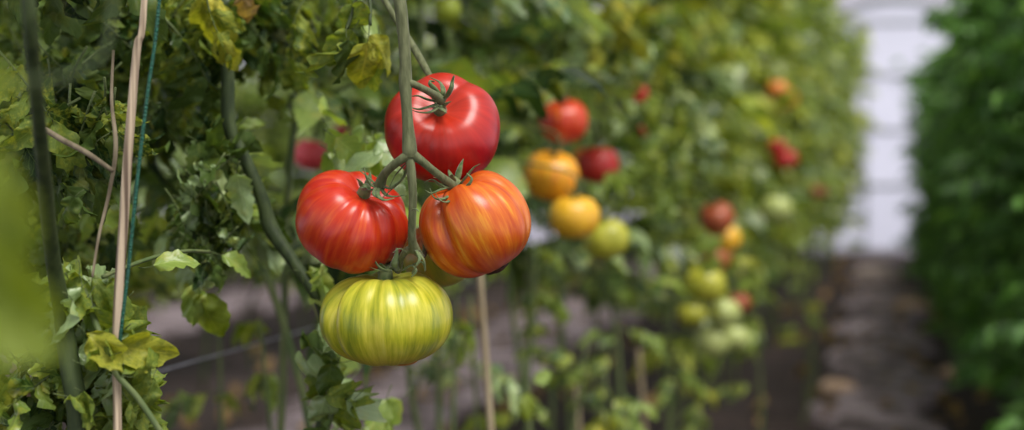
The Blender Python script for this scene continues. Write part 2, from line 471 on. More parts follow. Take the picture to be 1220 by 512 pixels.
# ================================================================== SETTING
def grid(x0, x1, y0, y1, nx, ny, zf):
    xs = np.linspace(x0, x1, nx+1); ys = np.linspace(y0, y1, ny+1)
    X, Y = np.meshgrid(xs, ys, indexing='ij'); Z = zf(X, Y)
    V = np.stack([X, Y, Z], -1).reshape(-1, 3); m = ny+1
    F = [(i*m+j, (i+1)*m+j, (i+1)*m+j+1, i*m+j+1) for i in range(nx) for j in range(ny)]
    return V, np.array(F)
_g = R_(5); _w = [(_g.uniform(2, 26), _g.uniform(2, 26), _g.uniform(0, 6.28)) for _ in range(18)]
def bumps(X, Y):
    z = 0
    for a, b, p in _w: z = z + np.sin(a*X*.7+b*Y*.7+p)/(4+.5*(a+b))
    return z
V, F = grid(-5.4, 2.6, -1.2, 14.6, 130, 240, lambda X, Y: .05*bumps(X, Y)*.5)
mb = MB(); mb.add(V, F)
m, nt = newmat('dark_soil'); L = nt.links
tc = N(nt, 'ShaderNodeTexCoord')
n1 = N(nt, 'ShaderNodeTexNoise', Scale=3.0, Detail=8.0, Roughness=.7); L.new(tc.outputs['Object'], n1.inputs['Vector'])
n2 = N(nt, 'ShaderNodeTexNoise', Scale=45.0, Detail=6.0, Roughness=.75); L.new(tc.outputs['Object'], n2.inputs['Vector'])
f = math_(nt, 'ADD', math_(nt, 'MULTIPLY', n1.outputs['Fac'], .5), math_(nt, 'MULTIPLY', n2.outputs['Fac'], .5))
c = ramp(nt, f, [(.34, (.008,.004,.003)), (.52, (.026,.013,.010)), (.63, (.07,.04,.032)), (.76, (.16,.10,.08))]).outputs[0]
pr = N(nt, 'ShaderNodeBsdfPrincipled', Roughness=.9); L.new(c, pr.inputs['Base Color'])
bp = N(nt, 'ShaderNodeBump', Strength=1.0, Distance=.03); L.new(f, bp.inputs['Height']); L.new(bp.outputs[0], pr.inputs['Normal'])
o = N(nt, 'ShaderNodeOutputMaterial'); L.new(pr.outputs[0], o.inputs[0])
tag(mb.build('floor', m), kind='structure')

# paths between the rows: dusty pale ground cover with bare patches
m, nt = newmat('dusty_path'); L = nt.links
tc = N(nt, 'ShaderNodeTexCoord'); mp = N(nt, 'ShaderNodeMapping'); mp.inputs['Scale'].default_value = (1.3, .9, 1)
L.new(tc.outputs['Object'], mp.inputs[0])
n1 = N(nt, 'ShaderNodeTexNoise', Scale=5.0, Detail=7.0, Roughness=.65); L.new(mp.outputs[0], n1.inputs['Vector'])
n2 = N(nt, 'ShaderNodeTexNoise', Scale=60.0, Detail=4.0); L.new(tc.outputs['Object'], n2.inputs['Vector'])
f = math_(nt, 'ADD', math_(nt, 'MULTIPLY', n1.outputs['Fac'], .75), math_(nt, 'MULTIPLY', n2.outputs['Fac'], .25))
c = ramp(nt, f, [(.42, (.03,.018,.016)), (.48, (.13,.095,.10)), (.54, (.25,.20,.22)), (.66, (.47,.39,.42))]).outputs[0]
pr = N(nt, 'ShaderNodeBsdfPrincipled', Roughness=.8); L.new(c, pr.inputs['Base Color'])
bp = N(nt, 'ShaderNodeBump', Strength=.6, Distance=.02); L.new(f, bp.inputs['Height']); L.new(bp.outputs[0], pr.inputs['Normal'])
o = N(nt, 'ShaderNodeOutputMaterial'); L.new(pr.outputs[0], o.inputs[0]); M['path'] = m
for k, (xa, xb) in enumerate(((-.17,.20), (-1.9,-1.25), (-3.9,-3.3))):
    V, F = grid(xa, xb, .5, 13.3, 10, 160, lambda X, Y: .032+.03*bumps(X*1.7, Y*1.3)*.5)
    e = V.copy(); tx = (V[:,0]-xa)/(xb-xa)
    edge = np.minimum(tx, 1-tx)
    V[:,0] += np.where(edge < .3, .06*np.sin(V[:,1]*5+k)+.03*np.sin(V[:,1]*13), 0)
    V[:,2] = np.where(edge < .06, -.03, V[:,2])
    mb = MB(); mb.add(V, F)
    tag(mb.build('path_%s' % ('right', 'middle', 'left')[k], m), kind='structure')

# translucent film walls
def film(name, tint, tr=.8):
    m, nt = newmat(name); L = nt.links
    tc = N(nt, 'ShaderNodeTexCoord')
    n1 = N(nt, 'ShaderNodeTexNoise', Scale=1.6, Detail=4.0); L.new(tc.outputs['Object'], n1.inputs['Vector'])
    c = ramp(nt, n1.outputs['Fac'], [(.3, tuple(.82*t for t in tint)), (.7, tint)]).outputs[0]
    d = N(nt, 'ShaderNodeBsdfDiffuse'); t = N(nt, 'ShaderNodeBsdfTranslucent')
    L.new(c, d.inputs[0]); L.new(c, t.inputs[0])
    mx0 = N(nt, 'ShaderNodeMixShader'); mx0.inputs[0].default_value = tr
    L.new(d.outputs[0], mx0.inputs[1]); L.new(t.outputs[0], mx0.inputs[2])
    cl = N(nt, 'ShaderNodeBsdfTransparent'); cl.inputs[0].default_value = (*tint, 1)
    mx = N(nt, 'ShaderNodeMixShader'); mx.inputs[0].default_value = .45
    L.new(mx0.outputs[0], mx.inputs[1]); L.new(cl.outputs[0], mx.inputs[2])
    o = N(nt, 'ShaderNodeOutputMaterial'); L.new(mx.outputs[0], o.inputs[0]); return m
M['film'] = film('milky_film', (.95,.94,1.0)); M['filmd'] = film('dusty_film', (.80,.76,.82))
M['frame'] = simple_material('grey_steel_tube', (.22,.24,.24), (.3,.32,.32), 20, .5)
YB = 13.6
def box(mb, x0, x1, y0, y1, z0, z1, mi=0):
    V = [(x, y, z) for x in (x0, x1) for y in (y0, y1) for z in (z0, z1)]
    F = [(0,1,3,2),(4,6,7,5),(0,4,5,1),(2,3,7,6),(0,2,6,4),(1,5,7,3)]
    mb.add(np.array(V), np.array(F), None, mi)
# back wall: film sheet with a round-headed door opening
DX, DR, DZ = .10, .84, 1.64
mb = MB()
n = 24
arc = [(DX+DR*math.cos(a), DZ+.83*DR*math.sin(a)) for a in np.linspace(PI, 0, n+1)]
outer = []
for a, (x, z) in zip(np.linspace(PI, 0, n+1), arc):
    c_, s_ = math.cos(a), math.sin(a); k = min(5.3/abs(c_) if abs(c_) > 1e-6 else 99, 1.9/s_ if s_ > 1e-6 else 99)
    outer.append((max(-5.3, min(2.5, DX+k*c_)), DZ+k*s_))
V = [(x, YB, z) for x, z in arc] + [(x, YB, z) for x, z in outer]
F = [(i, i+1, n+2+i, n+1+i) for i in range(n)]
V += [(DX-DR, YB, -.05), (-5.3, YB, -.05), (DX+DR, YB, -.05), (2.5, YB, -.05)]
b = 2*(n+1)
F += [(b+1, b, 0, n+1), (b+2, b+3, 2*n+1, n)]
mb.add(np.array(V), np.array(F))
tag(mb.build('wall_back', M['filmd'], smooth=False), kind='structure')
# door
dr = empty('door_1', (DX, YB, 0)); tag(dr, kind='structure')
mb = MB(); V = [(x, YB-.02, z) for x, z in arc] + [(x, YB-.02, -.03) for x, z in arc]
mb.add(np.array(V), np.array([(i, i+1, n+2+i, n+1+i) for i in range(n)])); mb.build('door_film', M['film'], dr, smooth=False)
mb = MB(); add_tube(mb, [(DX-DR, YB-.05, -.02)] + [(x, YB-.05, z) for x, z in arc] + [(DX+DR, YB-.05, -.02)], .04, 8, 0); mb.build('door_frame', M['frame'], dr)
for z in (.63+.0, 1.14, 1.64, 2.13):
    mb = MB(); box(mb, DX-DR, DX+DR, YB-.07, YB-.03, z-.02, z+.02); mb.build('crossbar', M['frame'], dr, smooth=False)
for x in (-.14, .58):
    mb = MB(); box(mb, x-.012, x+.012, YB-.07, YB-.03, 0, 2.13); mb.build('upright', M['frame'], dr, smooth=False)
# side walls, curved like a tunnel
def side(name, sx, x0):
    th = np.linspace(0, 1.25, 15); pr_ = [(x0 + sx*1.6*(1-math.cos(a)), 1.0+1.9*math.sin(a)) for a in th]
    pr_ = [(x0, -.05)] + pr_
    ys = np.linspace(-1.2, YB, 2)
    V = [(x, y, z) for x, z in pr_ for y in ys]
    mb = MB(); mb.add(np.array(V), np.array([(2*i, 2*i+1, 2*i+3, 2*i+2) for i in range(len(pr_)-1)]))
    wl_ = tag(mb.build(name, M['film']), kind='structure')
    for k, y in enumerate(np.arange(.2, YB, 1.9)):
        mb = MB(); add_tube(mb, [(x+sx*.05, y, z) for x, z in pr_], .022, 8, 0)
        mb.build('hoop', M['frame'], wl_)
side('wall_left', 1, -5.2); side('wall_right', -1, 2.45)

# ================================================================== HERO TRUSS AND PLANT
root = empty('tomato_plant', P(300, 1500, 1.27)*np.array([1,1,0]))
rx = P(300, 256, 1.27)
root.location = (rx[0], rx[1], 0)
tag(root, 'dark stemmed tomato plant bearing the truss of big striped tomatoes', 'tomato plant', None)
A_ROOT = root
mb = MB()
vine = [(-20,-420,1.30),(120,-260,1.28),(230,-120,1.27),(255,-40,1.26),(262,25,1.25),(271,85,1.25),(273,150,1.25),(292,190,1.25),(312,235,1.25),(322,270,1.25),(345,305,1.24),(372,345,1.23),(385,375,1.24),(392,430,1.26),(380,520,1.28),(360,700,1.29)]
pts = [P(*q) for q in vine]; pts.append(np.array([rx[0]+.02, rx[1], .2])); pts.append(np.array([rx[0], rx[1], -.02]))
add_tube(mb, pts, [.003,.004,.005,.0055,.0055,.006,.0062,.0058,.0058,.007,.0055,.0045,.004,.004,.005,.006,.007,.008], 10, 5)
# knobbly node on the vine
mb.build('main_stem', M['vine'], root)
# truss stem
D0 = 1.035
def pk(*a): return [P(*q) for q in a]
k_ = D0/FPX
tr = empty('truss_stem', (0,0,0)); tr.parent = root; tr.location = -root.location
tr['label'] = 'grey green truss stem forking above the big tomatoes'
mb = MB()
add_tube(mb, pk((255,-60,1.26),(330,-130,1.2),(420,-120,1.1),(463,-60,1.05),(476,0,D0),(480,35,D0),(483,75,D0),(483,98,D0),(484,120,D0),(486,150,D0),(488,178,D0),(488,188,D0)),
         [k_*5,k_*5.5,k_*6,k_*6.5,k_*7.6,k_*7.2,k_*7,k_*8.2,k_*6.6,k_*6.8,k_*9,k_*7], 14, 6)
mb.build('stalk', M['stem'], tr)
def branch(q, r, name='fruit_stalk'):
    mb = MB(); add_tube(mb, pk(*q), [k_*x for x in r], 12, 6); return mb.build(name, M['stem'], tr)
T1C, T2C, T3C, T4C, T5C = (P(527,153,1.117), P(420,263,1.08), P(566,266,1.08), P(461,377,1.08), P(529,298,1.168))
branch([(483,98,D0),(492,100,D0),(505,106,D0+.008),(518,113,D0+.022),(526,119,D0+.03)], [6,4.6,4.3,5,7])
branch([(488,184,D0),(478,190,D0),(466,199,D0+.005),(457,209,D0+.012),(452,222,D0+.02)], [7.5,5.4,5.2,5.4,7.5])
branch([(488,182,D0),(500,190,D0+.002),(516,203,D0+.008),(530,214,D0+.018),(541,224,D0+.028)], [7.5,5.4,4.8,5.4,7.5])
branch([(488,186,D0),(490,205,D0),(492,235,D0+.002),(491,262,D0+.006),(491,285,D0+.012),(494,298,D0+.018)], [5,5.6,5,5,5.2,7])
branch([(494,294,D0+.016),(483,300,D0+.022),(477,310,D0+.032),(474,322,D0+.042)], [6,4.2,3.8,5])
branch([(494,296,D0+.016),(502,305,D0+.03),(506,300,D0+.06),(508,290,D0+.085)], [6,4,3.6,4.5])
# small bracts and aborted flower stubs on the truss
def ribbon(mb, pts, w, flat=.28, sides=6): add_tube(mb, pts, w, sides, 6, 0, flat)
mb = MB()
for q in ([(491,250,D0-.004),(496,249,D0-.008),(499,252,D0-.008)], [(496,298,D0+.01),(500,308,D0+.005),(495,318,D0+.005),(491,326,D0+.01)],
          [(484,300,D0+.01),(476,296,D0+.006),(468,301,D0+.006)], [(499,300,D0+.01),(505,310,D0+.008),(507,322,D0+.012)],
          [(488,190,D0+.008),(474,205,D0+.012),(468,214,D0+.012),(461,232,D0+.01)], [(488,192,D0+.006),(480,212,D0+.012),(466,226,D0+.012),(455,236,D0+.006)]):
    mb = MB(); ribbon(mb, pk(*q), [k_*2.2, k_*2.2] + [k_*1.0]*(len(q)-2)); mb.build('flower_stub', M['sepal'], tr)
# side shoot behind the red tomato
mb = MB()
add_tube(mb, pk((400,-90,1.22),(446,-20,1.19),(470,20,1.17),(490,52,1.155),(505,78,1.14),(516,98,1.12)), [.0022,.0025,.0026,.003,.003,.002], 8, 6)
mb.build('side_shoot', M['stem'], root)

# ------------------------------------------------------------------ tomato body
def tomato_mesh(R, flat, ribs, seed, nth=64, nph=128, dimple=.22, dimple_w=.34, tip=0.0, lump=.03, belly=0.0):
    """unit-ish fruit, +Z is the stem end. ribs: (angle deg, depth, width deg)"""
    g = R_(seed)
    th = np.linspace(0.0, PI, nth+1); ph = np.linspace(0, 2*PI, nph, endpoint=False)
    TH, PH = np.meshgrid(th, ph, indexing='ij')
    s, c = np.sin(TH), np.cos(TH)
    rho = s**.86
    z = flat*np.sign(c)*np.abs(c)**.92
    gr = np.zeros_like(PH)
    for a, dep, w in ribs:
        dphi = np.angle(np.exp(1j*(PH - math.radians(a) - .08*np.sin(2*TH+a))))
        gr += dep*np.exp(-np.abs(dphi/math.radians(w))**1.5)
    wt = np.clip(.52 + .48*c, .15, 1)*np.clip(s*1.6, 0, 1)**.5 + .25*np.clip(-c, 0, 1)*s
    lumps = lump*(np.cos(2*PH+g.uniform(0, 6)) + .6*np.cos(3*PH+g.uniform(0, 6)) + .4*np.cos(5*PH+g.uniform(0,6)))
    rho = rho*(1 - gr*wt*1.25 + lumps*s)
    z = z*(1 - gr*.45*np.clip(s*1.5, 0, 1))
    r0 = s
    z = z - dimple*np.exp(-(r0/dimple_w)**2)*(c > 0) - gr*.35*np.exp(-((r0-.45)/.35)**2)*(c > 0)
    z = z + .07*np.exp(-(r0/.25)**2)*(c < 0) + belly*c*s*0
    if tip: z = z - tip*np.exp(-(r0/.18)**2)*(c < 0)
    X = R*rho*np.cos(PH); Y = R*rho*np.sin(PH); Z = R*z
    V = np.stack([X, Y, Z], -1)
    luv = np.stack([np.cos(PH), np.sin(PH), c], -1)
    Vf = [V[0].mean(0)[None]] + [V[1:-1].reshape(-1, 3)] + [V[-1].mean(0)[None]]
    Lf = [np.array([[0,0,1.0]]), luv[1:-1].reshape(-1, 3), np.array([[0,0,-1.0]])]
    Vf = np.concatenate(Vf); Lf = np.concatenate(Lf)
    Q = []; T = []
    for i in range(nth-2):
        for j in range(nph):
            j2 = (j+1) % nph; a = 1+i*nph
            Q.append((a+j, a+nph+j, a+nph+j2, a+j2))
    for j in range(nph):
        j2 = (j+1) % nph
        T.append((0, 1+j, 1+j2)); e = 1+(nth-2)*nph; T.append((len(Vf)-1, e+j2, e+j))
    topz = R*(flat - dimple)
    return Vf, np.array(Q), np.array(T), Lf, topz

def axes(axis, roll):
    z = np.asarray(axis, float); z /= np.linalg.norm(z)
    x = np.cross(UP, z); x = x/np.linalg.norm(x); y = np.cross(z, x)
    c, s = math.cos(roll), math.sin(roll)
    return np.stack([c*x+s*y, -s*x+c*y, z], 1)

def cam_dir(r, u, t):   # right, up, towards the camera
    return RT*r + UP*u - FW*t

def tomato(center, axis, R, mat, label, group, seed, flat=.78, ribs=(), roll=0., calyx='sepal', hi=True, sepals=6, sepal_len=.5, name='tomato', **kw):
    o = empty(name, center); tag(o, label, 'tomato', group)
    A = axes(axis, roll)
    nth, nph = (64, 144) if hi else (22, 32)
    V, Q, T, Lf, topz = tomato_mesh(R, flat, ribs, seed, nth, nph, **kw)
    mb = MB(); mb.add(V @ A.T + center, Q, Lf); mb.f.append(T); mb.mi.append(np.zeros(len(T), int))
    mb.build('fruit', mat, o)
    g = R_(seed+900)
    c = empty('calyx', (0,0,0)) if hi else None
    cm = MB()
    # hub
    hub = [np.array([0,0,topz-.004]), np.array([0,0,topz+.10*R]), np.array([0,0,topz+.2*R])]
    add_tube(cm, [h @ A.T + center for h in hub], [.13*R, .11*R, .07*R], 10, 4)
    if hi:
        c = cm.build('calyx', M[calyx], o)
    for k in range(sepals):
        a = 2*PI*k/sepals + g.uniform(-.3, .3); L_ = R*sepal_len*g.uniform(.7, 1.2); lift = g.uniform(.0, .5); curl = g.uniform(-.6, .9)
        d = np.array([math.cos(a), math.sin(a), 0]); sd = np.array([-math.sin(a), math.cos(a), 0])
        pts = []
        for t in np.linspace(0, 1, 6):
            rr = .06*R + L_*t*(1-.25*lift*t)
            zz = topz + .10*R + (flat*R*.42)*min(1, (rr/R)*1.9)*.9 - .0*R + L_*lift*t**1.5 + .03*R*math.sin(PI*t)
            pts.append((d*rr + sd*L_*.22*curl*t*t + np.array([0,0,zz])) @ A.T + center)
        w = [R*x for x in (.05,.06,.052,.038,.022,.006)]
        if hi:
            sm = MB(); ribbon(sm, pts, w, .35); sm.build('sepal', M[calyx], c)
        else: ribbon(cm, pts, [1.3*x for x in w], .4, 4)
    if not hi:
        cm.build('calyx', M[calyx], o)
        p0 = np.array([0,0,topz+.12*R]) @ A.T + center
        sx_ = -.60 if center[0] > -1.3 else -2.4
        v = np.array([sx_-p0[0], 0, 0]); v = v/np.linalg.norm(v)*min(.12, abs(v[0])+.01)
        sm = MB(); add_tube(sm, [p0, p0+A[:,2]*.02+np.array([0,0,.01]), p0+v*.5+np.array([0,0,.045]), p0+v+np.array([0,0,.05])], [.0022,.002,.0022,.0028], 6, 4)
        sm.build('fruit_stalk', M['vine_pale'], o)
    return o, A

RG = R_(77)
# 1 big red
m1 = tomato_material('red_skin', [(.30,(.19,.002,.005)),(.45,(.33,.004,.007)),(.58,(.43,.008,.008)),(.72,(.52,.022,.010))], 1, 4, top=(.72,.10,.02), seed=1.3, topw=.22, rough=.34, streak2=.2)
tomato(T1C, cam_dir(-.03,.50,.86), 70*1.117/FPX, m1, 'big glossy red tomato at the top of the truss', 'big tomatoes on the front truss', 11, flat=.80,
       ribs=[(-98,.09,20),(-60,.03,18),(-135,.03,20),(-10,.03,22),(60,.08,18),(120,.07,20),(180,.05,20)], lump=.012, sepals=5, sepal_len=.2, dimple=.26, dimple_w=.36)
# 2 left red orange
m2 = tomato_material('red_orange_skin', [(.30,(.32,.006,.005)),(.44,(.44,.016,.006)),(.55,(.54,.048,.008)),(.68,(.68,.13,.012))], 1, 6, top=(.60,.03,.012), bottom=(.5,.02,.01), seed=4.1, topw=.4, rough=.33, streak2=.35)
tomato(T2C, cam_dir(.30,.62,.42), 69*1.08/FPX, m2, 'big red tomato with orange streaks at the left of the truss', 'big tomatoes on the front truss', 12, flat=.80,
       ribs=[(-150,.08,13),(-118,.10,12),(-84,.12,12),(-55,.10,11),(-20,.09,14),(30,.08,16),(90,.08,16),(150,.08,14)], lump=.015, sepals=5, sepal_len=.2)
# 3 right orange
m3 = tomato_material('orange_striped_skin', [(.28,(.34,.020,.003)),(.42,(.48,.062,.004)),(.52,(.58,.115,.006)),(.60,(.68,.20,.010)),(.70,(.76,.38,.02))], 1, 5.2, top=(.5,.05,.012), bottom=(.40,.022,.01), seed=9.7, topw=.4, rough=.33, streak2=.45)
t3, A3 = tomato(T3C, cam_dir(-.42,.84,.10), 69*1.08/FPX, m3, 'big orange tomato with red and yellow stripes at the right of the truss', 'big tomatoes on the front truss', 13, flat=.90,
       ribs=[(-52,.25,10),(-22,.05,14),(12,.07,16),(48,.12,14),(-100,.07,18),(25,.08,14),(80,.08,14),(140,.08,14),(-165,.08,12)], lump=.02, sepals=4, sepal_len=.25, tip=.05)
mb = MB(); Rr = 69*1.08/FPX
q = [T3C + A3 @ (Rr*np.array(p)) for p in ((0,0,-.82),(.01,0,-.87),(.02,0,-.915),(.02,0,-.925))]
add_tube(mb, q, [Rr*.17, Rr*.22, Rr*.16, Rr*.03], 14, 4); sc_ = mb.build('blossom_scar', M['scar'], t3); sc_['label'] = 'dark brown blossom scar'
# 4 green
m4 = tomato_material('green_striped_skin', [(.32,(.13,.18,.008)),(.42,(.26,.30,.012)),(.50,(.42,.42,.022)),(.58,(.58,.54,.05)),(.72,(.66,.64,.14))], 1, 5.8, top=(.45,.46,.09), bottom=(.44,.30,.03), seed=2.2, topw=.25, rough=.34, streak2=.4)
t4, A4 = tomato(T4C, cam_dir(-.03,.98,.10), 79*1.08/FPX, m4, 'big yellow green tomato with darker green stripes lowest on the truss', 'big tomatoes on the front truss', 14, flat=.735,
       ribs=[(-134,.27,10),(-108,.06,10),(-80,.08,11),(-48,.09,12),(-15,.08,12),(30,.06,14),(80,.08,14),(140,.08,14),(178,.10,14)], lump=.014, sepals=5, sepal_len=.22, dimple=.16)
mb = MB(); Rr = 79*1.08/FPX
q = [T4C + A4 @ (Rr*np.array(p)) for p in ((.22,0,-.60),(.22,0,-.69),(.22,0,-.725),(.22,0,-.735))]
add_tube(mb, q, [Rr*.30, Rr*.22, Rr*.12, Rr*.02], 16, 4)
sc_ = mb.build('blossom_end', simple_material('orange_blossom_end', (.35,.12,.02), (.5,.25,.04), 200, .5), t4); sc_['label'] = 'orange blossom end'
# 5 hidden
m5 = tomato_material('olive_orange_skin', [(.3,(.16,.17,.02)),(.5,(.30,.27,.025)),(.7,(.46,.25,.03))], 1, 5, top=(.5,.07,.02), seed=5.5, topw=1.2)
tomato(T5C, cam_dir(-.35,.8,.3), 50*1.168/FPX, m5, 'olive green tomato hidden behind the orange and green ones', 'big tomatoes on the front truss', 15, flat=.8, ribs=[(-90,.08,14),(0,.08,14),(90,.08,14),(180,.08,14)], sepals=5, sepal_len=.3)

# long sepals that stand clear, each set a part of the fruit it crowns
def extra_sepals(owner_label, sets, mat='sepal'):
    ow = [o for o in COL.objects if o.get('label') == owner_label][0]
    cal = [c for c in ow.children if c.name.startswith('calyx')][0]
    for q, w in sets:
        mb = MB(); n_ = len(q)
        prof = [.9, 1.1, 1.0, .7, .3] if n_ == 5 else [.9, 1.1, .75, .25] if n_ == 4 else [1, .9, .3]
        ribbon(mb, pk(*q), [w*k_*x for x in prof], .45); mb.build('sepal', M[mat], cal)
d = D0+.03
extra_sepals('big glossy red tomato at the top of the truss', [
 ([(528,120,d),(534,112,d-.006),(538,104,d-.01),(539,97,d-.01),(541,90,d-.012)], 3.6),
 ([(526,118,d),(520,108,d-.004),(513,101,d-.002),(512,97,d),(518,97,d)], 4.2),
 ([(525,119,d),(528,108,d-.004),(524,98,d+.01),(512,92,d+.02)], 3.4),
 ([(520,121,d),(508,118,d-.006),(498,114,d-.008),(488,115,d-.006)], 2.8),
 ([(520,124,d),(508,128,d-.008),(498,130,d-.010),(486,127,d-.008)], 3.2),
 ([(524,126,d),(514,133,d-.006),(502,134,d-.010),(490,131,d-.008)], 3.0)])
d = D0+.018
extra_sepals('big red tomato with orange streaks at the left of the truss', [
 ([(448,224,d),(441,219,d),(436,210,d-.004),(434,198,d-.004)], 3.2),
 ([(454,224,d),(460,232,d-.006),(470,234,d-.01),(482,232,d-.01)], 2.8),
 ([(456,222,d),(466,224,d-.006),(474,218,d-.01),(484,209,d-.008)], 3.2),
 ([(449,222,d),(445,230,d-.008),(450,236,d-.012)], 2.6),
 ([(446,218,d),(438,210,d+.01),(428,203,d+.012)], 2.0),
 ([(452,222,d),(450,232,d-.01),(458,238,d-.014),(470,236,d-.014)], 2.6)])
d = D0+.026
extra_sepals('big orange tomato with red and yellow stripes at the right of the truss', [
 ([(540,224,d),(528,222,d-.008),(515,214,d-.012),(505,217,d-.010)], 2.8),
 ([(542,226,d),(530,236,d-.012),(518,236,d-.014),(512,224,d-.014)], 2.8),
 ([(544,226,d),(556,222,d-.008),(562,213,d-.01),(556,206,d-.01)], 3.2),
 ([(546,222,d),(556,210,d-.006),(564,200,d-.008),(572,195,d-.01)], 2.4),
 ([(538,222,d),(524,226,d-.012),(514,230,d-.014),(506,226,d-.014)], 2.4),
 ([(540,228,d),(534,240,d-.014),(524,238,d-.016),(518,228,d-.016)], 2.2)])
d = D0+.03
extra_sepals('big yellow green tomato with darker green stripes lowest on the truss', [
 ([(474,322,d+.01),(470,316,d),(472,306,d),(473,295,d)], 4.6),
 ([(480,322,d),(490,316,d-.004),(496,322,d-.008),(490,330,d-.01)], 2.4),
 ([(466,322,d),(455,320,d-.006),(448,313,d-.006),(447,305,d-.004)], 2.6),
 ([(482,320,d),(500,312,d-.002),(505,316,d),(506,324,d)], 2.6),
 ([(462,324,d),(452,322,d-.006),(440,318,d-.006)], 1.6)])

# small bits of flower left between fruits 2 and 4 are covered by the sepals above

# ------------------------------------------------------------------ background tomatoes
BGM = {
 'pink': [(.3,(.60,.035,.05)),(.7,(.75,.09,.10))], 'darkred': [(.3,(.22,.01,.01)),(.7,(.32,.02,.015))],
 'lime': [(.3,(.2,.28,.02)),(.7,(.4,.46,.04))], 'redorange': [(.3,(.45,.012,.01)),(.55,(.56,.05,.01)),(.72,(.7,.3,.03))],
 'yellow': [(.3,(.62,.17,.012)),(.5,(.74,.32,.015)),(.7,(.8,.45,.03))], 'yellow2': [(.3,(.66,.32,.012)),(.7,(.8,.48,.03))],
 'limeyellow': [(.3,(.26,.28,.02)),(.7,(.5,.48,.04))], 'red': [(.3,(.38,.01,.01)),(.7,(.52,.03,.015))],
 'orange': [(.3,(.6,.12,.02)),(.7,(.75,.3,.03))], 'brown': [(.3,(.22,.035,.015)),(.7,(.4,.1,.03))],
 'brownorange': [(.3,(.3,.05,.02)),(.7,(.5,.2,.06))], 'palegreen': [(.3,(.32,.40,.10)),(.7,(.52,.56,.2))]}
for k in BGM: BGM[k] = tomato_material(k+'_skin', BGM[k], 1, 4, rough=.4, seed=len(k)*1.7)
g = R_(4)
for i, (px, py, r, d, kind, lab) in enumerate(BG):
    n_ = int(g.integers(5, 8)); ph = g.uniform(0, 360)
    tomato(P(px, py, d), cam_dir(g.uniform(-.3,.3), 1, g.uniform(-.1,.5)), r*d/FPX*1.02, BGM[kind], lab, 'tomatoes hanging along the left row', 50+i,
           flat=g.uniform(.8,.92), ribs=[(ph+360*k/n_, .05, 14) for k in range(n_)], hi=False, sepals=5, dimple=.14, sepal_len=.55)
    if i in (0,): pass

# trusses that carry them: stalks of the plants behind
TRUSS = {}

# ------------------------------------------------------------------ hand placed leaves round the truss
def hang(parent, kind, mat, px, py, d, tx, ty, td, size, g, face=.7, smat='vine_pale', label=None):
    """a leaf whose foot is at one spot and whose tip points to another, top side partly to the viewer"""
    b = P(px, py, d); t = P(tx, ty, td); v = t-b
    i = int(g.integers(len(POOL[kind])))
    up = -FW*face + np.array([0,0,1-face]) + g.normal(0, .25, 3)
    s = size if size else np.linalg.norm(v)
    return leaf_object(parent, kind, i, mat, smat, b, frame(v, up), s, label)
def cluster(parent, kind, mat, cx, cy, rx_, ry_, d0, d1, n, size, seed, face=.6, down=1.0, check=True, smat='vine_pale'):
    g = R_(seed); k = 0
    mats = mat if isinstance(mat, (list, tuple)) else [mat]
    for _ in range(n*3):
        if k >= n: break
        a = g.uniform(0, 2*PI); r = math.sqrt(g.random())
        px, py = cx+rx_*r*math.cos(a), cy+ry_*r*math.sin(a); d = g.uniform(d0, d1)
        b = P(px, py, d)
        v = np.array([g.normal(0, 1), g.normal(0, 1), -down*g.uniform(.3, 1.6)]); v /= np.linalg.norm(v)
        A = frame(v, -FW*face + np.array([0,0,1-face]) + g.normal(0, .4, 3))
        s = size*g.uniform(.7, 1.25); i = int(g.integers(len(POOL[kind])))
        b = b - A[:,0]*s*.45
        c = POOL[kind][i][1]*s @ A.T + b
        if check and not clear(c, .12*s): continue
        leaf_object(parent, kind, i, mats[k % len(mats)], smat, b, A, s); k += 1

g = R_(21)
A_ = A_ROOT
# yellowing curled leaves hanging left of the stalk
hang(A_, 'onem', 'leaf_mott', 436,-8,1.16, 432,30,1.15, .030, g)
hang(A_, 'onem', 'leaf_mott', 425,-5,1.17, 420,28,1.16, .028, g)
hang(A_, 'onem', 'leaf_mott', 430,20,1.17, 399,92,1.15, .050, g, .8)
hang(A_, 'onem', 'leaf_dark', 414,30,1.16, 392,88,1.15, .045, g, .8)
hang(A_, 'onem', 'leaf_mott', 415,32,1.17, 427,96,1.17, .048, g, .8)
hang(A_, 'onem', 'leaf_yellow', 440,28,1.16, 444,112,1.15, .058, g, .85)
hang(A_, 'onem', 'leaf_yellow', 432,30,1.17, 440,70,1.16, .040, g, .85)
hang(A_, 'one', 'leaf_mott', 450,30,1.19, 466,110,1.19, .055, g, .85)
mb = MB(); add_tube(mb, pk((400,-90,1.22),(425,-30,1.18),(421,10,1.17),(413,34,1.165)), .0016, 6, 5); mb.build('leaf_stalk', M['vine'], A_)
mb = MB(); add_tube(mb, pk((425,-30,1.18),(440,0,1.17),(441,30,1.16)), .0015, 6, 5); mb.build('leaf_stalk', M['vine'], A_)
# leaves between the left fruits and the red one
cluster(A_, 'one', ['leaf_grey','leaf_mid'], 425, 175, 32, 26, 1.2, 1.34, 22, .042, 31)
cluster(A_, 'one', ['leaf_grey','leaf_dark'], 476, 215, 16, 18, 1.16, 1.22, 5, .035, 32, check=False)
